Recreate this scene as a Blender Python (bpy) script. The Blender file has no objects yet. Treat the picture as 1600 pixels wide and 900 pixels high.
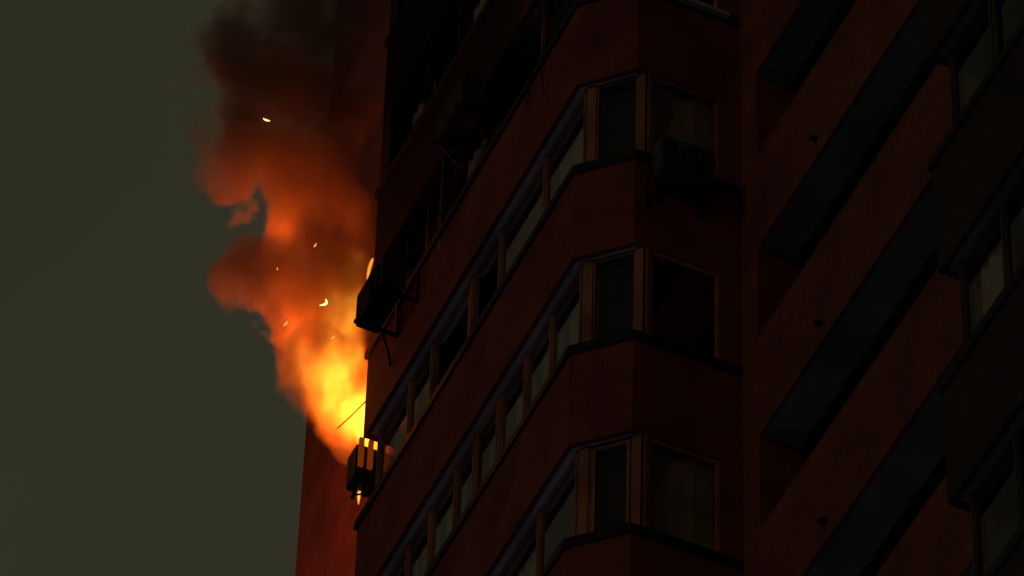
import bpy, bmesh, math, random
from mathutils import Vector, Matrix

random.seed(7)
S = bpy.context.scene
C = S.collection
ZB = 47.0            # height of the sill of the storey taken as storey 0 (u = along facade, v = outwards, z = up from that sill)
H = 2.9              # storey height

# ------------------------------------------------------------------ camera
cam_d = bpy.data.cameras.new("camera")
cam = bpy.data.objects.new("camera", cam_d); C.objects.link(cam); S.camera = cam
cam_d.sensor_width = 36.0
cam_d.lens = 9157.6 / 1600.0 * 36.0
cam_d.clip_start = 0.5; cam_d.clip_end = 6000
P_, R_, T_ = 0.837357, 0.036335, 0.397418            # pitch, roll, angle between view azimuth and facade
fw = Vector((math.cos(T_), -math.sin(T_), 0)); rt = Vector((-math.sin(T_), -math.cos(T_), 0)); up = Vector((0, 0, 1))
F_ = fw * math.cos(P_) + up * math.sin(P_)
U0 = -fw * math.sin(P_) + up * math.cos(P_)
Rr = rt * math.cos(R_) + U0 * math.sin(R_)
Uu = -rt * math.sin(R_) + U0 * math.cos(R_)
m = Matrix((( Rr.x, Uu.x, -F_.x, -38.242), (Rr.y, Uu.y, -F_.y, 16.739), (Rr.z, Uu.z, -F_.z, -45.403 + ZB), (0, 0, 0, 1)))
cam.matrix_world = m

# ------------------------------------------------------------------ world: night sky full of city glow
w = bpy.data.worlds.new("World"); S.world = w; w.use_nodes = True
nt = w.node_tree; nt.nodes.clear()
wo = nt.nodes.new("ShaderNodeOutputWorld"); bg = nt.nodes.new("ShaderNodeBackground")
tc = nt.nodes.new("ShaderNodeTexCoord"); sx = nt.nodes.new("ShaderNodeSeparateXYZ")
rp = nt.nodes.new("ShaderNodeValToRGB")
rp.color_ramp.elements[0].position = 0.0; rp.color_ramp.elements[0].color = (.0450, .0420, .0260, 1)
rp.color_ramp.elements[1].position = 1.0; rp.color_ramp.elements[1].color = (.0208, .0208, .0124, 1)
nz = nt.nodes.new("ShaderNodeTexNoise"); nz.inputs["Scale"].default_value = 9; nz.inputs["Detail"].default_value = 3
mr = nt.nodes.new("ShaderNodeMapRange"); mr.inputs[3].default_value = .66; mr.inputs[4].default_value = 1.36
L = nt.links.new
L(tc.outputs["Generated"], sx.inputs[0]); L(sx.outputs["Z"], rp.inputs[0]); L(rp.outputs[0], bg.inputs["Color"])
L(tc.outputs["Generated"], nz.inputs["Vector"]); L(nz.outputs[0], mr.inputs[0]); L(mr.outputs[0], bg.inputs["Strength"])
L(bg.outputs[0], wo.inputs["Surface"])

# ------------------------------------------------------------------ sun: dim warm night light of the town, from the street side
sd = bpy.data.lights.new("night_glow", 'SUN'); so = bpy.data.objects.new("night_glow", sd); C.objects.link(so)
sd.energy = 0.095; sd.angle = math.radians(12); sd.color = (1.0, .54, .42)
sdir = Vector((-math.sin(math.radians(22)), math.cos(math.radians(22)), math.tan(math.radians(10)))).normalized()   # towards the light
so.rotation_euler = sdir.to_track_quat('Z', 'Y').to_euler()

S.view_settings.view_transform = 'Standard'; S.view_settings.look = 'None'
S.view_settings.exposure = 0; S.view_settings.gamma = 1; S.view_settings.use_curve_mapping = False
cy = S.cycles
cy.use_denoising = True
cy.max_bounces = 6; cy.diffuse_bounces = 2; cy.glossy_bounces = 3; cy.transmission_bounces = 4; cy.transparent_max_bounces = 16
cy.volume_bounces = 2
cy.volume_max_steps = 256
cy.sample_clamp_indirect = 4.0

# ------------------------------------------------------------------ materials
def newmat(name):
    mt = bpy.data.materials.new(name); mt.use_nodes = True
    return mt, mt.node_tree.nodes, mt.node_tree.links.new, mt.node_tree.nodes["Principled BSDF"]

def math_n(n, l, op, a, b=None, c=None, clamp=False):
    k = n.new("ShaderNodeMath"); k.operation = op; k.use_clamp = clamp
    for i, x in enumerate((a, b, c)):
        if x is None: continue
        if isinstance(x, (int, float)): k.inputs[i].default_value = x
        else: l(x, k.inputs[i])
    return k.outputs[0]

def smooth_n(n, l, x, a, b):
    k = n.new("ShaderNodeMapRange"); k.interpolation_type = 'SMOOTHSTEP'
    l(x, k.inputs[0]); k.inputs[1].default_value = a; k.inputs[2].default_value = b
    return k.outputs[0]

def mixc(n, l, f, a, b):
    k = n.new("ShaderNodeMix"); k.data_type = 'RGBA'
    l(f, k.inputs["Factor"]) if not isinstance(f, (int, float)) else setattr(k.inputs["Factor"], "default_value", f)
    for s, x in ((6, a), (7, b)):
        if isinstance(x, tuple): k.inputs[s].default_value = (*x, 1)
        else: l(x, k.inputs[s])
    return k.outputs[2]

def plaster(name, col, var=.15, soot=True, grain=.7, rough=.9):
    mt, n, l, b = newmat(name)
    tc = n.new("ShaderNodeTexCoord"); g = n.new("ShaderNodeNewGeometry")
    pos = g.outputs["Position"]
    n1 = n.new("ShaderNodeTexNoise"); n1.inputs["Scale"].default_value = 1.3; n1.inputs["Detail"].default_value = 5; l(pos, n1.inputs["Vector"])
    n2 = n.new("ShaderNodeTexNoise"); n2.inputs["Scale"].default_value = 48; n2.inputs["Detail"].default_value = 3; n2.inputs["Roughness"].default_value = .75; l(pos, n2.inputs["Vector"])
    mp = n.new("ShaderNodeMapping"); mp.inputs["Scale"].default_value = (5, 5, .35); l(pos, mp.inputs[0])
    n3 = n.new("ShaderNodeTexNoise"); n3.inputs["Scale"].default_value = 1.6; n3.inputs["Detail"].default_value = 4; l(mp.outputs[0], n3.inputs["Vector"])
    dark = tuple(c * (1 - var) * .75 for c in col); lite = tuple(min(1, c * (1 + var * .6)) for c in col)
    c1 = mixc(n, l, smooth_n(n, l, n1.outputs[0], .3, .7), dark, lite)
    c2 = mixc(n, l, math_n(n, l, 'MULTIPLY', smooth_n(n, l, n3.outputs[0], .52, .75), .28), c1, tuple(c * .45 for c in col))
    gr = math_n(n, l, 'MULTIPLY', smooth_n(n, l, n2.outputs[0], .60, .36), grain)
    c3 = mixc(n, l, gr, c2, tuple(c * .3 for c in col))
    if soot:
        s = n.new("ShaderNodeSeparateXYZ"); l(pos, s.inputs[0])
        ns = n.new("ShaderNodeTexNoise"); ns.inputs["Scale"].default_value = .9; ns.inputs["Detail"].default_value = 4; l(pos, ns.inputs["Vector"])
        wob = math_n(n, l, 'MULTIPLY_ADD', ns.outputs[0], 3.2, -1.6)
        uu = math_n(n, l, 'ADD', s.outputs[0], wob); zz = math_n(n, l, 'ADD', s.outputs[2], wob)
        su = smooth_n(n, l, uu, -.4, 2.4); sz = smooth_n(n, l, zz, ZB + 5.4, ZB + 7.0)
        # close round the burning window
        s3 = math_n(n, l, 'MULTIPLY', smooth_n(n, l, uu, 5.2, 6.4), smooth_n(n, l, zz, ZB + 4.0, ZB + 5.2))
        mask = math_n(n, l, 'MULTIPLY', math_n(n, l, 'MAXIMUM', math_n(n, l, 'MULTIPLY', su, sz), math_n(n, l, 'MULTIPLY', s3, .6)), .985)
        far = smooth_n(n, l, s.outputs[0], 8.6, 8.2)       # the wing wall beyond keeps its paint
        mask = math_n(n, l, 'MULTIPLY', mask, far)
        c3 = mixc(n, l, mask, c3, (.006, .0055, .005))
    l(c3, b.inputs["Base Color"]); b.inputs["Roughness"].default_value = rough
    b.inputs["Specular IOR Level"].default_value = .2
    bp = n.new("ShaderNodeBump"); bp.inputs["Strength"].default_value = .5; bp.inputs["Distance"].default_value = .012
    l(n2.outputs[0], bp.inputs["Height"]); l(bp.outputs[0], b.inputs["Normal"])
    return mt

M = {}
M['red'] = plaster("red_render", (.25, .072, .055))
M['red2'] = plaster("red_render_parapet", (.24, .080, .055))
M['dim_wall'] = plaster("dimmed_render", (.050, .043, .036), soot=False)  # darker copy for the second bay; its dimness is put into the colour
M['wing'] = plaster("wing_render", (.29, .095, .080), soot=False)
M['soffit'] = plaster("soffit_paint", (.50, .49, .54), grain=.35)
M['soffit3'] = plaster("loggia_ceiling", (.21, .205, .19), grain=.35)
M['trim2'] = plaster("dimmed_frame", (.085, .075, .06), soot=False, grain=.3)  # second bay's frames, dimness put into the colour here too
M['soffit2'] = plaster("soffit_paint_dimmed", (.16, .16, .13), grain=.35)  # undersides of the second bay, darkened to imitate its dimness
M['frame'] = plaster("frame_paint", (.38, .18, .095), var=.2, grain=.3, rough=.55)
M['dark'] = plaster("dark_metal_flashing", (.018, .017, .018), soot=False, grain=.3, rough=.6)
M['pale'] = plaster("pale_metal", (.42, .44, .44), soot=False, grain=.3, rough=.5)
M['core'] = plaster("inner_plaster", (.16, .13, .11), soot=False, grain=.2)
M['curtain'] = plaster("curtain_cloth", (.62, .60, .50), soot=False, grain=.15)
M['ac'] = plaster("casing_paint", (.085, .080, .070), soot=False, grain=.2, rough=.5)
M['acsoot'] = plaster("sooted_casing", (.035, .032, .030), soot=False, grain=.3, rough=.7)
M['black'] = plaster("black_plastic", (.012, .012, .013), soot=False, grain=.2, rough=.6)
M['redcurtain'] = plaster("red_curtain", (.30, .10, .08), soot=False, grain=.15)
M['reveal'] = plaster("firelit_board", (.50, .20, .09), soot=False, grain=.2)  # orange board stands in for firelight on a window reveal
M['char'] = plaster("charred_paint", (.10, .05, .03), soot=False, grain=.2, rough=.6)
M['wood'] = plaster("wood_board", (.30, .17, .09), soot=False, grain=.2, rough=.6)
M['ground'] = plaster("asphalt", (.05, .05, .05), soot=False)

def glass(k=1.5, name="window_glass"):
    mt = bpy.data.materials.new(name); mt.use_nodes = True
    n = mt.node_tree.nodes; l = mt.node_tree.links.new; n.clear()
    o = n.new("ShaderNodeOutputMaterial"); mx = n.new("ShaderNodeMixShader"); tr = n.new("ShaderNodeBsdfTransparent")
    gl = n.new("ShaderNodeBsdfGlossy"); gl.inputs["Roughness"].default_value = .04; fr = n.new("ShaderNodeFresnel"); fr.inputs[0].default_value = 1.65
    tr.inputs[0].default_value = (.85, .86, .82, 1)
    g = n.new("ShaderNodeNewGeometry"); nz = n.new("ShaderNodeTexNoise"); nz.inputs["Scale"].default_value = 1.2; l(g.outputs["Position"], nz.inputs["Vector"])
    bp = n.new("ShaderNodeBump"); bp.inputs["Strength"].default_value = .15; bp.inputs["Distance"].default_value = .02
    l(nz.outputs[0], bp.inputs["Height"]); l(bp.outputs[0], gl.inputs["Normal"])
    front = math_n(n, l, 'SUBTRACT', 1.0, g.outputs['Backfacing'])
    l(math_n(n, l, 'MULTIPLY', math_n(n, l, 'MULTIPLY', fr.outputs[0], k), front, clamp=True), mx.inputs[0]); l(tr.outputs[0], mx.inputs[1]); l(gl.outputs[0], mx.inputs[2]); l(mx.outputs[0], o.inputs["Surface"])
    return mt
M['glass'] = glass(); M['glass2'] = glass(.8, "dimmed_glass"); M['sootglass'] = glass(.18, "sooted_glass"); M['glass3'] = glass(2.4, "reflective_glass")  # second copy's reflection is lowered to imitate dimness, the last one's raised

def emit(name, col, s):
    mt = bpy.data.materials.new(name); mt.use_nodes = True
    n = mt.node_tree.nodes; l = mt.node_tree.links.new; n.clear()
    o = n.new("ShaderNodeOutputMaterial"); e = n.new("ShaderNodeEmission")
    e.inputs[0].default_value = (*col, 1); e.inputs[1].default_value = s; l(e.outputs[0], o.inputs["Surface"])
    return mt

# ------------------------------------------------------------------ mesh helpers
class MB:
    """collects vertices and faces in (u, v, z) with z counted from the sill of storey 0 (or local when local=True)"""
    def __init__(s): s.v = []; s.f = []
    def add(s, vs, fs):
        o = len(s.v); s.v += [tuple(x) for x in vs]; s.f += [tuple(i + o for i in f) for f in fs]; return s
    def box(s, a, b):
        (x0, y0, z0), (x1, y1, z1) = a, b
        x0, x1 = min(x0, x1), max(x0, x1); y0, y1 = min(y0, y1), max(y0, y1); z0, z1 = min(z0, z1), max(z0, z1)
        return s.add([(x0, y0, z0), (x1, y0, z0), (x1, y1, z0), (x0, y1, z0), (x0, y0, z1), (x1, y0, z1), (x1, y1, z1), (x0, y1, z1)],
                     [(0, 3, 2, 1), (4, 5, 6, 7), (0, 1, 5, 4), (1, 2, 6, 5), (2, 3, 7, 6), (3, 0, 4, 7)])
    def prism(s, poly, z0, z1):
        n = len(poly)
        return s.add([(x, y, z0) for x, y in poly] + [(x, y, z1) for x, y in poly],
                     [tuple(reversed(range(n))), tuple(range(n, 2 * n))] + [(i, (i + 1) % n, n + (i + 1) % n, n + i) for i in range(n)])
    def strip(s, outer, inner, z0, z1):
        """a wall that follows two open polylines"""
        n = len(outer); vs = []
        for (a, b), (c, d) in zip(outer, inner): vs += [(a, b, z0), (a, b, z1), (c, d, z1), (c, d, z0)]
        fs = [(0, 1, 2, 3), tuple(4 * (n - 1) + i for i in (3, 2, 1, 0))]
        for i in range(n - 1):
            o = 4 * i
            for j in range(4): fs.append((o + j, o + 4 + j, o + 4 + (j + 1) % 4, o + (j + 1) % 4))
        return s.add(vs, fs)
    def tube(s, pts, r, k=8, radii=None):
        pts = [Vector(p) for p in pts]; o = len(s.v); n = len(pts)
        for i, p in enumerate(pts):
            t = (pts[min(i + 1, n - 1)] - pts[max(i - 1, 0)]).normalized()
            a = t.cross(Vector((.31, .2, .93))).normalized(); b = t.cross(a)
            rr = radii[i] if radii else r
            for j in range(k):
                q = p + (a * math.cos(2 * math.pi * j / k) + b * math.sin(2 * math.pi * j / k)) * rr
                s.v.append(tuple(q))
        for i in range(n - 1):
            for j in range(k): s.f.append((o + i * k + j, o + i * k + (j + 1) % k, o + (i + 1) * k + (j + 1) % k, o + (i + 1) * k + j))
        s.f.append(tuple(o + j for j in reversed(range(k)))); s.f.append(tuple(o + (n - 1) * k + j for j in range(k)))
        return s
    def build(s, name, mat, parent=None, lift=True, smooth=False, bevel=0):
        me = bpy.data.meshes.new(name); dz = ZB if lift else 0
        me.from_pydata([(x, y, z + dz) for x, y, z in s.v], [], s.f); me.update()
        bm = bmesh.new(); bm.from_mesh(me); bmesh.ops.recalc_face_normals(bm, faces=bm.faces)
        if bevel: bmesh.ops.bevel(bm, geom=[e for e in bm.edges if e.calc_face_angle(0) > .5], offset=bevel, segments=2, affect='EDGES', clamp_overlap=True)
        bm.to_mesh(me); bm.free()
        if smooth:
            for p in me.polygons: p.use_smooth = True
        if mat: me.materials.append(mat)
        o = bpy.data.objects.new(name, me); C.objects.link(o)
        if parent: o.parent = parent
        return o

def empty(name, loc=(0, 0, 0)):
    o = bpy.data.objects.new(name, None); C.objects.link(o); o.location = loc; o.empty_display_size = .2
    return o
def tag(o, label, cat, group=None, kind=None):
    if label: o["label"] = label
    if cat: o["category"] = cat
    if group: o["group"] = group
    if kind: o["kind"] = kind
    return o

def offset(P, d):
    """open polyline moved d to its left"""
    out = []
    n = len(P)
    for i in range(n):
        ns = []
        for a, b in ((i - 1, i), (i, i + 1)):
            if a < 0 or b >= n: continue
            t = Vector((P[b][0] - P[a][0], P[b][1] - P[a][1])).normalized(); ns.append(Vector((-t.y, t.x)))
        if len(ns) == 1: o = ns[0] * d
        else:
            h = (ns[0] + ns[1]).normalized(); o = h * (d / max(.2, h.dot(ns[0])))
        out.append((P[i][0] + o.x, P[i][1] + o.y))
    return out

# ------------------------------------------------------------------ ground
g = MB().add([(-3000, -3000, 0), (3000, -3000, 0), (3000, 3000, 0), (-3000, 3000, 0)], [(0, 1, 2, 3)]).build("ground", M['ground'], lift=False)
g["kind"] = "structure"

# ------------------------------------------------------------------ the tower
tower = empty("apartment_tower")
tag(tower, "dark red apartment tower with glazed bay windows and loggia bands, on fire at one corner", "building")
VD = -1.76           # plane of the loggia parapets
CORE = -3.1
KS = range(-6, 7)
HS = 1.48            # spandrel height

def seg_frame(a, b):
    t = Vector((b[0] - a[0], b[1] - a[1])); ln = t.length; t.normalize()
    return Vector((a[0], a[1])), t, Vector((t.y, -t.x)), ln      # start, direction, outward normal (right of travel)

def obox(mb, a, t, n, s0, s1, d0, d1, z0, z1):
    """box from s0..s1 along t, d0..d1 along the outward normal"""
    q = [a + t * s + n * d for s, d in ((s0, d0), (s1, d0), (s1, d1), (s0, d1))]
    mb.prism([(p.x, p.y) for p in q], z0, z1); return mb

def window(a, t, n, s0, s1, z0, z1, sash=True, curtain=None, open_pane=False, fmat='frame', tilt=0):
    """one casement between posts: frame > pane, sash bar, curtain"""
    b = .022 if abs(n.y) > .1 else .05; mb = MB()
    obox(mb, a, t, n, s0, s0 + b, -.035, .03, z0, z1); obox(mb, a, t, n, s1 - b, s1, -.035, .03, z0, z1)
    obox(mb, a, t, n, s0 + b, s1 - b, -.035, .03, z0, z0 + b * 1.2); obox(mb, a, t, n, s0 + b, s1 - b, -.035, .03, z1 - b, z1)
    f = mb.build("window", M[fmat], tower)
    if not open_pane:
        mb = MB(); obox(mb, a, t, n, s0 + b, s1 - b, -.006, .006, z0 + b * 1.2, z1 - b); mb.build("pane", M['sootglass' if fmat == 'frame' and z0 > 5 and abs(n.x) < .1 else 'glass2' if fmat != 'frame' else ('glass' if abs(n.x) < .1 else ('glass3' if abs(n.y) < .1 else 'glass2'))], f)
    if tilt:
        mb = MB(); obox(mb, a, t, n, s1 - .20, s1 - b - .001, -.05, -.02, z0 + .33, z1 - b); obox(mb, a, t, n, s0 + .10, s1 - b - .001, -.05, -.02, z0 + b, z0 + .329)
        mb.build("board", M['reveal'], f)
    if sash:
        mb = MB(); c = .035; e = b + .012
        obox(mb, a, t, n, s0 + e, s0 + e + c, .012, .042, z0 + e, z1 - e); obox(mb, a, t, n, s1 - e - c, s1 - e, .012, .042, z0 + e, z1 - e)
        obox(mb, a, t, n, s0 + e + c, s1 - e - c, .012, .042, z0 + e, z0 + e + c); obox(mb, a, t, n, s0 + e + c, s1 - e - c, .012, .042, z1 - e - c, z1 - e)
        mb.build("sash", M[fmat], f)
    if curtain:
        c0, c1, m_ = curtain
        vs = []; fs = []; N = max(4, int((s1 - s0) * (c1 - c0) / .05))
        for i in range(N + 1):
            s = s0 + (s1 - s0) * (c0 + (c1 - c0) * i / N); d = (-.16 if abs(n.y) > .1 else -.06) + (.022 if abs(n.y) > .1 else .008) * math.sin(i * 1.9 + s0 * 7) + .01 * math.sin(i * .7)
            p = a + t * s + n * d
            vs += [(p.x, p.y, z0 - .4), (p.x, p.y, z1 + .02)]
        for i in range(N): fs.append((2 * i, 2 * i + 2, 2 * i + 3, 2 * i + 1))
        MB().add(vs, fs).build("curtain", M[m_], f, smooth=True)
    return f

A_POSTS = {1: [4.9, 4.25, 3.12, 2.33, 1.12], 0: [5.35, 4.69, 4.06, 3.36, 2.85, 2.16, 1.49, .82], 2: [5.2, 4.6, 3.87, 2.7, 1.3],
           -1: [4.8, 4.0, 3.2, 2.1, 1.0]}
A_DEF = [4.9, 3.9, 3.0, 2.1, 1.1]

def bay(uf, un, v0, wall, sof, main):
    P = [(uf, VD - .05), (uf, v0), (un, v0), (un - .5, v0 - .5), (un - .5, VD - .05)]
    Pi = offset(P, .06); Ps = offset(P, .062); Pg = offset(P, .165); Pg[2] = (un + .033, v0 - .165); Pg[3] = (un - .45, v0 - .648); Pg[4] = (un - .45, VD - .05)
    for k in KS:
        z = k * H
        MB().strip(P, Pi, z - HS, z - .11).build("spandrel", M[wall], tower)
        # inner upstand and slab behind the render
        MB().strip(Ps, offset(P, .26), z - HS + .02, z - .13).build("soffit", M[sof], tower)
        Pp = offset(P, -.035)
        MB().strip(Pp, offset(P, .12), z - .109, z + .012).build("sill", M['dark'], tower)
        MB().prism([(uf - .3, VD), (uf - .3, v0 - .3), (un + .1, v0 - .3), (un - .2, v0 - .6), (un - .2, VD), (un - .2, CORE), (uf - .3, CORE)], z - 1.15, z - .95).build("floor_slab", M['core'], tower)
        # glazing between this sill and the next spandrel
        z0, z1 = z + .015, z + H - HS - .002
        segs = [("E", 0), ("A", 1), ("B", 2), ("C", 3)]
        for nm, i in segs:
            a, t, n, ln = seg_frame(Pg[i], Pg[i + 1])
            if nm == "A":
                us = A_POSTS.get(k, A_DEF) if main else [uf - .95, uf - 1.7, uf - 2.5, uf - 3.5, uf - 4.6]
                cuts = [0] + [Pg[1][0] - u for u in us] + [ln]
            elif nm == "E": cuts = [0, ln * .5, ln]
            elif nm == "B": cuts = [0, ln]
            else: cuts = [0, ln - .28] if (main and k not in (1,)) else [0, ln - .28]
            for j, s in enumerate(cuts):
                corner = j == 0 or j == len(cuts) - 1
                if nm == "E" and k == 1 and main: continue
                wd = .030 if corner else .022
                lo = s if j == 0 else s - wd; hi = s + wd if j == 0 else (s if j == len(cuts) - 1 else s + wd)
                if nm == "B": lo, hi = (s, s + .11) if j == 0 else (s - .09, s)
                if nm == "C" and j == 1: hi = ln
                mb = MB(); proud = .05 if nm != "A" else .045
                if main and nm == "A" and k == 2 and abs(Pg[1][0] - s - 3.87) < .01: proud = .17; z0_ = z0 - .32; lo -= .02
                else: z0_ = z0
                obox(mb, a, t, n, lo + .001, hi - .001, -.06, proud, z0_, z1); mb.build("window_post" if not (nm == 'C' and j == 1) else "pier", M[wall] if nm == 'C' and j == 1 else (M['frame'] if main else M['trim2']), tower)
            for j in range(len(cuts) - 1):
                s0, s1 = cuts[j], cuts[j + 1]
                p0 = .030 if j == 0 else .022; p1 = .030 if j == len(cuts) - 2 else .022
                if nm == "B": p0, p1 = .11, .09
                if nm == "C": p1 = 0
                if nm == "E" and k == 1 and main: continue       # burnt out
                cur = None; op = False
                if main and nm == "A":
                    if k == 1: cur = {0: (0, .72, 'curtain'), 1: (0, .5, 'curtain'), 2: None, 3: None, 4: (.0, 1, 'redcurtain'), 5: (0, .6, 'curtain')}.get(j); op = j in (2, 3)
                    elif k == 0: cur = (0, 1, 'curtain') if j != 4 else (0, .5, 'curtain')
                    elif k == 2: cur = (0, .4, 'curtain') if j == 3 else None; op = j in (1, 4)
                    else: cur = (0, .8, 'curtain') if (j + k) % 2 else None
                elif main and nm == 'B': cur = (0, 1, 'black')  # no curtain: black sheet added to keep the view behind dark
                elif main and nm == "C": cur = (0, 1, 'curtain') if k in (1, -1) else ((0, .3, 'curtain') if k != 0 else None)
                elif not main: cur = (0, .7, 'curtain') if (j * 3 + k) % 3 == 0 else None
                window(a, t, n, s0 + p0 + .001, s1 - p1 - .001, z0 + .001, z1 - .001, sash=(nm == "A" and k <= 0 and (j * 2 + k) % 5 == 0) or (nm == "B" and k == -1),
                       curtain=cur, open_pane=op, fmat='frame' if main else 'trim2', tilt=(main and nm == 'A' and k == 1 and j == 2))
bay(5.97, 0.0, 0.0, 'red', 'soffit', True)
bay(-8.33, -14.3, .17, 'dim_wall', 'soffit2', False)

def loggia(u0, u1, pier0):
    """open balconies between two bays, u0 > u1"""
    for k in KS:
        z = k * H + .09
        MB().box((u0, VD, z - 1.46), (u1, VD - .05, z)).build("parapet", M['red2'], tower)
        MB().box((u0, VD + .004, z + .001), (u1, VD - .12, z + .03)).build("parapet_cap", M['red2'], tower)
        MB().box((u0, VD - .052, z - 1.458), (u1, CORE, z - 1.27)).build("balcony_slab", M['soffit3'], tower)
        if pier0: MB().box((u0, VD - .004, z + .036), (u0 - pier0, VD - 1.2, z + H - 1.462)).build("pier", M['red2'], tower)
        MB().tube([(-2.35 if u0 < 1 else 7.5, VD - .02, z - 1.19), (-2.35 if u0 < 1 else 7.5, VD + .07, z - 1.2)], .036, 10).build("drain_spout", M['black'], tower)
loggia(-.52, -8.30, .38)
loggia(8.98, 6.0, 0)

zt = 40.0
MB().prism([(-15.5, CORE - .02), (12.7, CORE - .02), (12.7, -13), (-15.5, -13)], -ZB, zt).build("core", M['core'], tower)
MB().box((9, VD + .03, -ZB), (12.72, CORE, zt)).build("wing_wall", M['wing'], tower)
MB().box((5.9, VD, -ZB), (-.4, CORE, KS[0] * H - 1.6)).build("lower_shaft", M['red'], tower)
MB().box((-8.4, VD, -ZB), (-14.6, CORE, KS[0] * H - 1.6)).build("lower_shaft", M['dim_wall'], tower)
for ub in (-.32, -8.55, 5.7):       # party walls beside the rooms and loggias
    MB().box((ub - .08, VD, KS[0] * H - 1.4), (ub + .08, CORE, zt)).build("party_wall", M['core'], tower)
MB().box((4.2, -.5, -ZB * 0 + 1.96), (4.28, CORE, 4.35)).build("partition", M['core'], tower)
MB().prism([(-16, .6), (12.9, .6), (12.9, -13.3), (-16, -13.3)], zt, zt + .4).build("roof_slab", M['core'], tower)

for k in range(2, KS[-1]):      # burnt boards close the corner above the fire
    MB().strip([(5.966, VD), (5.966, -.005), (5.72, -.005)], [(5.92, VD), (5.92, -.05), (5.72, -.05)], k * H + .013, k * H + H - HS - .002).build("burnt_board", M['acsoot'], tower)

# chest inside the burning flat, seen through the corner pane
ch = MB().box((5.0, -.45, 0), (5.3, -.95, 1.55)).build("wooden_cupboard", M['wood'], lift=False, bevel=.01); ch.location = (0, 0, ZB + 1.95)
tag(ch, "wooden cupboard lit orange behind the corner pane of the burning flat", "cupboard")

# ------------------------------------------------------------------ air conditioners
def ac_unit(loc, yaw, mat, label, bracket_drop, fan=True, gap=0.0):
    """local frame: x along the wall, y out of the wall, origin at the middle of the back's lower edge"""
    r = empty("air_conditioner", loc); r.rotation_euler = (0, 0, yaw)
    tag(r, label, "air conditioner", "outdoor units hung on the tower")
    MB().box((-.41, .05 + gap, 0), (.41, .35 + gap, .54)).build("casing", mat, r, lift=False, bevel=.02)
    if fan:
        cx, cz, R = -.10, .27, .21
        mb = MB(); N = 28
        vs = [(cx + R * math.cos(2 * math.pi * i / N), .353 + gap, cz + R * math.sin(2 * math.pi * i / N)) for i in range(N)]
        vs += [(x, .363 + gap, z) for x, _, z in vs]
        mb.add(vs, [tuple(range(N)), tuple(range(N, 2 * N))] + [(i, (i + 1) % N, N + (i + 1) % N, N + i) for i in range(N)])
        f = mb.build("fan_opening", M['black'], r, lift=False)
        mb = MB()
        for rr in (.05, .10, .15, .205):
            pts = [(cx + rr * math.cos(2 * math.pi * i / 20), .37 + gap, cz + rr * math.sin(2 * math.pi * i / 20)) for i in range(21)]
            mb.tube(pts, .005, 5)
        mb.build("fan_grille", mat, f, lift=False)
        mb = MB()
        for q in range(3):
            an = q * 2 * math.pi / 3
            d = Vector((math.cos(an), 0, math.sin(an))); e = Vector((-math.sin(an), 0, math.cos(an)))
            c0 = Vector((cx, .365 + gap, cz)); mb.add([tuple(c0 + d * .03 - e * .03), tuple(c0 + d * .17 - e * .08), tuple(c0 + d * .18 + e * .05), tuple(c0 + d * .03 + e * .03)], [(0, 1, 2, 3)])
        mb.build("fan_blade", M['acsoot'], f, lift=False)
        mb = MB()
        for q in range(6): mb.box((.2, .351 + gap, .1 + q * .06), (.38, .357 + gap, .125 + q * .06))
        mb.build("vent", M['black'], r, lift=False)
    for x in (-.30, .30):
        mb = MB()
        mb.box((x - .02, 0.0, -.045), (x + .02, .40 + gap, -.002)); mb.box((x - .02, .002, -.045), (x + .02, .035, bracket_drop))
        if bracket_drop < 0: mb.tube([(x, .02, bracket_drop + .04 if bracket_drop < 0 else -.3), (x, .34 + gap, -.03)], .014, 6)
        mb.build("bracket", M['black'], r, lift=False)
    MB().tube([(.40, .12, .12), (.47, .10, .05), (.48, .04, -.12), (.44, .015, -.4)], .018, 6).build("pipe", M['black'], r, lift=False)
    return r
# facade faces +v: local x -> -u, y -> +v needs a half turn of x only; a turn by yaw keeps handedness: y -> +v, x -> +u
ac_unit((4.75, .0, ZB + 5.20), 0, M['acsoot'], "sooty black air conditioner on the spandrel right above the fire", .5, gap=.15)
ac_unit((6.0, -.37, ZB + 3.76), -math.pi / 2, M['acsoot'], "charred air conditioner under the flames at the burning window", -.35)
ac_unit((-.5, -1.0, ZB + 2.46), math.pi / 2, M['ac'], "grey air conditioner with round fan on the side of the bay", -.3).scale = (.8, .85, 1)
ac_unit((2.95, -.02, ZB + 6.62), 0, M['acsoot'], "black air conditioner hung before the sooty windows one storey above the fire", -.4, fan=False)

BAR_GLOW = emit("firelit_bar", (1, .16, .012), .15)
# two bars at the burning window's corner; emission imitates the firelight on them
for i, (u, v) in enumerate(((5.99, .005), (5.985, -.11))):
    o = MB().box((u - .02, v - .03, 3.86), (u + .02, v + .03, 4.32)).build("window_bar", BAR_GLOW, tower)
# thin rod sticking out
rod = MB().tube([(5.99, -.02, 4.98), (6.3, .04, 4.99), (6.62, .085, 5.06)], .009, 6).build("metal_rod", M['black'])
tag(rod, "thin bent rod jutting from the tower corner across the flames", "rod")
# hanging cables
for pts, lb in (([(.88, .05, 5.77), (.885, .05, 5.5), (.84, .055, 5.2), (.80, .05, 5.0), (.73, .06, 4.86)], "longer black cable dangling over the red spandrel near the bay corner"),
                ([(1.23, .05, 5.77), (1.23, .05, 5.5), (1.22, .055, 5.4), (1.29, .06, 5.28)], "shorter black cable dangling over the red spandrel beside a longer one")):
    o = MB().tube(pts, .011, 6).build("hanging_cable", M['black']); tag(o, lb, "cable", "cables dangling from the sill")
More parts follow.
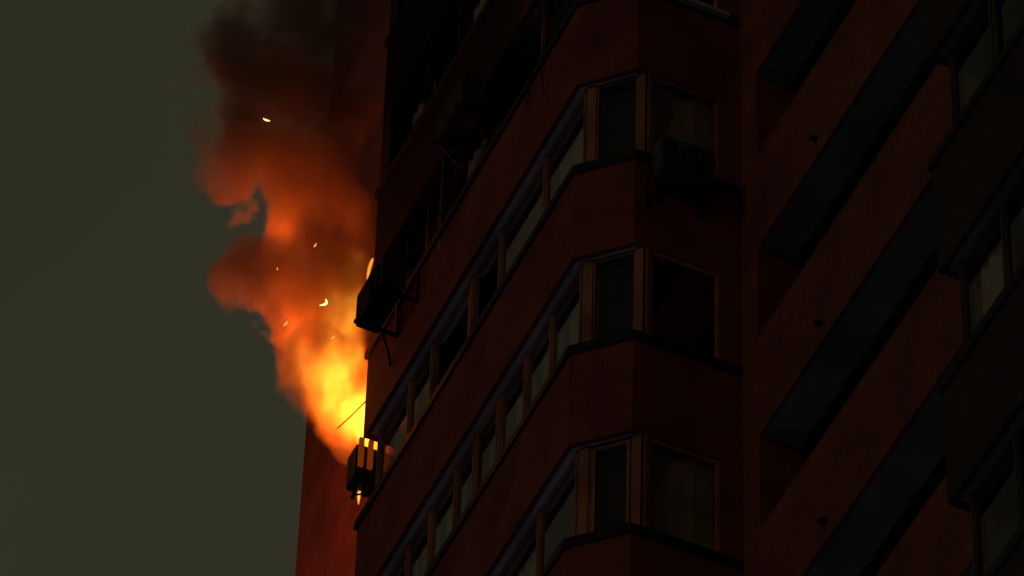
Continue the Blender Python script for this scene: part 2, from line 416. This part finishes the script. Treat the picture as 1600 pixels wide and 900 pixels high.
# blue lamp and cloth at the top window of the bay side
lp = empty("sill_lamp", (-.56, -1.2, ZB + 5.83))
tag(lp, "small glowing blue lamp on the sill at the top edge", "lamp")
MB().tube([(0, 0, 0), (0, 0, .03)], .035, 12).build("base", M['black'], lp, lift=False)
MB().tube([(0, 0, .03), (0, 0, .05), (0, 0, .08), (0, 0, .10)], .03, 12, radii=[.03, .036, .034, .015]).build("bulb", emit("blue_bulb", (.10, .35, .8), 1.6), lp, lift=False, smooth=True)
MB().box((-.60, -.80, 5.70), (-.535, -1.60, 5.76)).build("sill_trim", M['pale'], tower)

# ------------------------------------------------------------------ fire and smoke
FIRE = (1.0, .135, .010)
def fire_light(name, loc, watt, r):
    d = bpy.data.lights.new(name, 'POINT'); d.energy = watt; d.color = FIRE; d.shadow_soft_size = r
    o = bpy.data.objects.new(name, d); C.objects.link(o); o.location = (loc[0], loc[1], loc[2] + ZB); return o
fire_light("fire_glow", (6.9, -.10, 5.6), 150, .25)
fire_light("fire_glow", (7.5, .45, 7.35), 120, .4)
fire_light("fire_glow", (7.9, .35, 9.5), 200, .5)

def plume_mesh(name, tab, mat, k=28, seed=0):
    """closed lumpy hull round a plume: rows (z, uc, vc, ru, rv)"""
    rows = []
    for i in range(len(tab) - 1):
        for s in (0, .5): rows.append([tab[i][j] * (1 - s) + tab[i + 1][j] * s for j in range(5)])
    rows.append(list(tab[-1]))
    mb = MB()
    for z, uc, vc, ru, rv in rows:
        for j in range(k):
            a = 2 * math.pi * j / k; mb.v.append((uc + ru * math.cos(a), vc + rv * math.sin(a), z))
    n = len(rows)
    for i in range(n - 1):
        for j in range(k): mb.f.append((i * k + j, i * k + (j + 1) % k, (i + 1) * k + (j + 1) % k, (i + 1) * k + j))
    mb.f.append(tuple(range(k))); mb.f.append(tuple((n - 1) * k + j for j in range(k)))
    return mb.build(name, mat, smooth=True)

def curve_node(n, l, x, pts):
    c = n.new("ShaderNodeFloatCurve"); cm = c.mapping; cv = cm.curves[0]
    while len(cv.points) > 2: cv.points.remove(cv.points[-1])
    cv.points[0].location = pts[0]; cv.points[1].location = pts[-1]
    for p in pts[1:-1]: cv.points.new(*p)
    for p in cv.points: p.handle_type = 'AUTO'
    cm.update(); l(x, c.inputs["Value"]); return c.outputs[0]

def plume_field(n, l, tab, noise_amp, nscale, squash, ndetail, rscale=1.0, seed=0.0, lobes=(), puff=None):
    """1 on the axis of the plume, 0 at its edge, edges billowed by noise"""
    g = n.new("ShaderNodeNewGeometry"); s = n.new("ShaderNodeSeparateXYZ"); l(g.outputs["Position"], s.inputs[0])
    z0, z1 = tab[0][0], tab[-1][0]
    x = math_n(n, l, 'DIVIDE', math_n(n, l, 'SUBTRACT', s.outputs[2], ZB + z0), z1 - z0, clamp=True)
    f = lambda j, lo, hi: math_n(n, l, 'MULTIPLY_ADD', curve_node(n, l, x, [((t[0] - z0) / (z1 - z0), (t[j] - lo) / (hi - lo)) for t in tab]), hi - lo, lo)
    vc = f(2, -2, 3); rv = f(4, 0, 3); ru = f(3, 0, 3)
    u0, u1 = tab[0][1], tab[-1][1]
    uc = f(1, 5, 9)
    du = math_n(n, l, 'DIVIDE', math_n(n, l, 'SUBTRACT', s.outputs[0], uc), ru)
    dv = math_n(n, l, 'DIVIDE', math_n(n, l, 'SUBTRACT', s.outputs[1], vc), rv)
    d = math_n(n, l, 'SQRT', math_n(n, l, 'ADD', math_n(n, l, 'MULTIPLY', du, du), math_n(n, l, 'MULTIPLY', dv, dv)))
    mp = n.new("ShaderNodeMapping"); mp.inputs["Scale"].default_value = squash; mp.inputs["Location"].default_value = (seed, seed * .7, 0); l(g.outputs["Position"], mp.inputs[0])
    nz = n.new("ShaderNodeTexNoise"); nz.inputs["Scale"].default_value = nscale; nz.inputs["Detail"].default_value = ndetail; nz.inputs["Roughness"].default_value = .5
    nz.inputs["Distortion"].default_value = .0
    l(mp.outputs[0], nz.inputs["Vector"])
    nn = math_n(n, l, 'MULTIPLY_ADD', nz.outputs[0], 2 * noise_amp, -noise_amp)
    if puff:
        vo = n.new("ShaderNodeTexVoronoi"); vo.feature = 'F1'; vo.inputs["Scale"].default_value = puff[1]; vo.inputs["Detail"].default_value = 1.0; vo.inputs["Roughness"].default_value = .45
        wv = n.new("ShaderNodeVectorMath"); wv.operation = 'MULTIPLY_ADD'; l(nz.outputs["Color"], wv.inputs[0]); wv.inputs[1].default_value = (.7, .7, .7); l(g.outputs["Position"], wv.inputs[2])
        l(wv.outputs[0], vo.inputs["Vector"])
        nn = math_n(n, l, 'ADD', nn, math_n(n, l, 'MULTIPLY_ADD', vo.outputs["Distance"], -puff[0], puff[0] * .48))
    f0 = math_n(n, l, 'SUBTRACT', 1.0, d)
    for (a, b, c, rr) in lobes:
        vd = n.new("ShaderNodeVectorMath"); vd.operation = 'DISTANCE'; l(g.outputs["Position"], vd.inputs[0]); vd.inputs[1].default_value = (a, b, c + ZB)
        f0 = math_n(n, l, 'SMOOTH_MAX', f0, math_n(n, l, 'MULTIPLY_ADD', vd.outputs["Value"], -1 / rr, 1.0), .12)
    return math_n(n, l, 'ADD', f0, nn), nz.outputs[0], x

# (z, u centre, v centre, u radius, v radius)
SMOKE = [(4.9, 6.75, -.28, .30, .30), (5.5, 6.9, -.18, .55, .55), (6.0, 7.0, .0, .75, .75), (6.5, 7.05, .10, .85, .85), (7.0, 7.1, .18, .92, .95), (7.5, 7.15, .52, 1.05, 1.30),
         (7.9, 7.15, .50, 1.05, 1.25), (8.5, 7.2, .32, .95, 1.0), (9.0, 7.2, .40, 1.0, 1.05), (9.5, 7.15, .65, 1.15, 1.35), (10.2, 7.1, .70, 1.2, 1.45), (11.0, 7.05, .75, 1.25, 1.55),
         (11.7, 7.0, .55, 1.25, 1.5), (12.4, 6.95, .35, 1.2, 1.35), (13.2, 6.9, .1, 1.1, 1.1), (14.2, 6.85, -.1, .8, .7)]
BASE = [(4.9, 6.75, -.28, .30, .30), (5.5, 6.9, -.20, .50, .50), (6.0, 7.0, -.08, .62, .62), (6.5, 7.05, .05, .70, .72), (7.2, 7.1, .12, .78, .78), (8.0, 7.15, .18, .82, .84),
        (8.8, 7.2, .22, .88, .92), (9.6, 7.2, .28, .95, 1.0), (10.4, 7.15, .45, 1.0, .95), (11.2, 7.1, .60, 1.1, .95), (12.0, 7.0, .65, 1.15, .95), (12.8, 6.95, .55, 1.1, .9), (13.5, 6.9, .45, 1.0, .8), (14.2, 6.85, .3, .8, .6)]
# single billows on the flank of the column: (u, v, z, radius)
LOBES = [(6.95, .26, 6.55, .66), (7.0, 1.10, 7.66, .74), (7.05, .62, 7.15, .58), (7.0, 1.34, 9.95, .84), (7.0, .9, 9.2, .48), (6.95, 1.30, 11.15, 1.15), (6.9, .80, 12.1, 1.2)]
FLAME = [(4.42, 6.45, -.34, .14, .14), (4.75, 6.5, -.30, .22, .24), (5.2, 6.6, -.19, .38, .42), (5.8, 6.75, .0, .5, .60), (6.4, 6.9, .14, .56, .70), (7.0, 7.0, .14, .52, .60), (7.8, 7.1, -.02, .45, .45), (8.8, 7.1, -.2, .3, .3)]

def volume_mat(name):
    mt = bpy.data.materials.new(name); mt.use_nodes = True
    n = mt.node_tree.nodes; l = mt.node_tree.links.new; n.clear()
    o = n.new("ShaderNodeOutputMaterial")
    return mt, n, l, o
mt, n, l, o = volume_mat("smoke")
fld, nzv, x = plume_field(n, l, BASE, .34, 1.25, (1, 1, .9), 4.0, lobes=LOBES, puff=(.82, 1.05))
gq = n.new("ShaderNodeNewGeometry"); n2 = n.new("ShaderNodeTexNoise"); n2.inputs["Scale"].default_value = 1.7; n2.inputs["Detail"].default_value = 4; n2.inputs["Distortion"].default_value = .6
l(gq.outputs["Position"], n2.inputs["Vector"])
den = math_n(n, l, 'MULTIPLY', smooth_n(n, l, fld, .0, .24), math_n(n, l, 'MULTIPLY_ADD', smooth_n(n, l, n2.outputs[0], .40, .66), 3.6, .7))
pv = n.new("ShaderNodeVolumePrincipled"); pv.inputs["Color"].default_value = (.48, .36, .28, 1); pv.inputs["Anisotropy"].default_value = .1
pv.inputs["Density Attribute"].default_value = ""
l(den, pv.inputs["Density"]); l(pv.outputs[0], o.inputs["Volume"])
try: mt.cycles.volume_step_rate = .35
except Exception as e: print("step", e)
wide = [(z, uc, vc, ru * 1.35, rv * 1.35) for z, uc, vc, ru, rv in SMOKE]
sm = plume_mesh("smoke", wide, mt)
tag(sm, "billowing dark smoke lit orange from below, rising from the burning corner", "smoke", kind="stuff")

mt, n, l, o = volume_mat("flame")
fld, nzv, x = plume_field(n, l, FLAME, 1.15, 2.6, (1, 1, .45), 4.0, seed=3.1)
heat = smooth_n(n, l, fld, .0, .9)
cr = n.new("ShaderNodeValToRGB"); e = cr.color_ramp.elements
e[0].position = 0; e[0].color = (1, .11, .004, 1); e[1].position = 1; e[1].color = (1, .36, .025, 1); em_ = e.new(.6); em_.color = (1, .17, .008, 1)
l(heat, cr.inputs[0])
fall = smooth_n(n, l, x, 1.0, .05)
hh = math_n(n, l, 'POWER', heat, 1.6)
sp_ = n.new('ShaderNodeSeparateXYZ'); gg_ = n.new('ShaderNodeNewGeometry'); l(gg_.outputs['Position'], sp_.inputs[0])
hot = math_n(n, l, 'MULTIPLY_ADD', smooth_n(n, l, sp_.outputs[1], .40, -.30), 8.0, 2.4)     # hottest where it leaves the window
st = math_n(n, l, 'MULTIPLY', math_n(n, l, 'MULTIPLY', hh, hot), math_n(n, l, 'MULTIPLY_ADD', math_n(n, l, 'POWER', fall, 1.5), .95, .05))
em = n.new("ShaderNodeEmission"); l(cr.outputs[0], em.inputs[0]); l(st, em.inputs[1]); l(em.outputs[0], o.inputs["Volume"])
try: mt.cycles.volume_step_rate = .35
except Exception: pass
fl = plume_mesh("flames", [(z, uc, vc, ru * 1.3, rv * 1.3) for z, uc, vc, ru, rv in FLAME], mt)
tag(fl, "bright yellow and orange flames bursting out of the corner window", "flames", kind="stuff")

# small tongue behind the upper air conditioner
mt, n, l, o = volume_mat("flame_tongue")
TONGUE = [(7.15, 6.12, .02, .015, .015), (7.28, 6.14, .0, .035, .03), (7.45, 6.17, -.015, .042, .035), (7.65, 6.2, -.05, .035, .03), (7.8, 6.25, -.09, .015, .015)]
fld, nzv, x = plume_field(n, l, TONGUE, .3, 4.0, (1, 1, .5), 2.0)
em = n.new("ShaderNodeEmission"); em.inputs[0].default_value = (1, .34, .025, 1)
l(math_n(n, l, 'MULTIPLY', smooth_n(n, l, fld, 0, .7), 14.0), em.inputs[1]); l(em.outputs[0], o.inputs["Volume"])
ft = plume_mesh("flame_tongue", [(z, uc, vc, ru * 1.25, rv * 1.25) for z, uc, vc, ru, rv in TONGUE], mt, k=14)
tag(ft, "narrow flame tongue licking up behind the sooty air conditioner", "flame")

mt, n, l, o = volume_mat("flame_lick")
LICK = [(3.50, 6.25, -.10, .012, .012), (3.56, 6.25, -.10, .022, .02), (3.64, 6.25, -.10, .032, .028), (3.72, 6.25, -.10, .034, .03)]
fld, nzv, x = plume_field(n, l, LICK, .2, 6.0, (1, 1, .5), 1.0)
em = n.new("ShaderNodeEmission"); em.inputs[0].default_value = (1, .45, .06, 1)
l(math_n(n, l, 'MULTIPLY', smooth_n(n, l, fld, 0, .7), 30.0), em.inputs[1]); l(em.outputs[0], o.inputs["Volume"])
ft = plume_mesh("flame_tongue", [(z, uc, vc, ru * 1.25, rv * 1.25) for z, uc, vc, ru, rv in LICK], mt, k=12)
tag(ft, "tiny yellow flame showing below the charred air conditioner", "flame")

# embers
EM = emit("ember_glow", (1, .55, .16), 3.5); EM2 = emit("ember_dim", (1, .32, .06), 1.4)
def ember(c, size, bend, rot, mat, label):
    pts = []
    for i in range(7):
        t = (i / 6 - .5) * 2; pts.append(Vector((bend * (1 - t * t) * size, 0, t * size)))
    Rm = Matrix.Rotation(rot, 3, 'Y')
    # flake lies roughly square to the street
    q = Matrix.Rotation(math.radians(67), 3, 'Z')
    pts = [tuple(q @ (Rm @ p)) for p in pts]
    o = MB().tube(pts, .01, 6, radii=[size * .06, size * .15, size * .22, size * .24, size * .20, size * .12, size * .04]).build("ember", mat, lift=False, smooth=True)
    o.location = (c[0], c[1], c[2] + ZB); tag(o, label, "ember", "embers flying in the smoke")
ember((6.3, .504, 6.77), 0.069, -.7, -.5, EM, "largest curved glowing ember in the middle of the plume")
ember((6.3, 1.41, 9.70), 0.050, .25, 1.1, EM, "slanted bright ember high in the dark upper smoke")
ember((6.3, .66, 7.73), 0.041, -.3, -.3, EM2, "thin dim ember just above the largest one")
ember((6.3, 1.11, 7.08), 0.028, .1, .15, EM2, "tiny faint ember inside the outermost smoke lobe")
ember((6.3, .96, 6.18), 0.049, -.35, -.45, EM2, "slender orange ember at the edge of the lower plume")
ember((6.3, .34, 6.21), 0.041, .1, -.6, EM2, "small ember close above the brightest flames")

# ------------------------------------------------------------------ unseen lamps, added to light the undersides from below
def fill_lamp(u, v, label):
    r = empty("fill_lamp", (u, v, 0)); tag(r, label, "added lamp", "street lamps at the tower's foot")
    MB().tube([(0, 0, 0), (0, 0, .5), (0, 0, .55), (0, 0, 5)], .06, 12, radii=[.11, .10, .06, .045]).build("pole", M['dark'], r, lift=False)
    MB().tube([(0, 0, 5), (0, 0, 5.12)], .12, 12, radii=[.08, .14]).build("collar", M['dark'], r, lift=False)
    N = 10
    MB().tube([(0, 0, 5.12 + .5 * i / N) for i in range(N + 1)], .25, 14, radii=[max(.03, .25 * math.sqrt(max(0, 1 - (2 * i / N - 1) ** 2))) for i in range(N + 1)]).build("globe", emit("lamp_globe", (.72, .78, 1), 6), r, lift=False, smooth=True)
    d = bpy.data.lights.new("lamp_light", 'POINT'); d.energy = LAMP_W; d.color = (.80, .80, 1.0); d.shadow_soft_size = .3
    o = bpy.data.objects.new("lamp_light", d); C.objects.link(o); o.parent = r; o.location = (0, 0, 6.1)
LAMP_W = 480
fill_lamp(-7, 11, "added unseen globe lamp below the loggia bands")
fill_lamp(4, 11, "added unseen globe lamp below the burning corner")
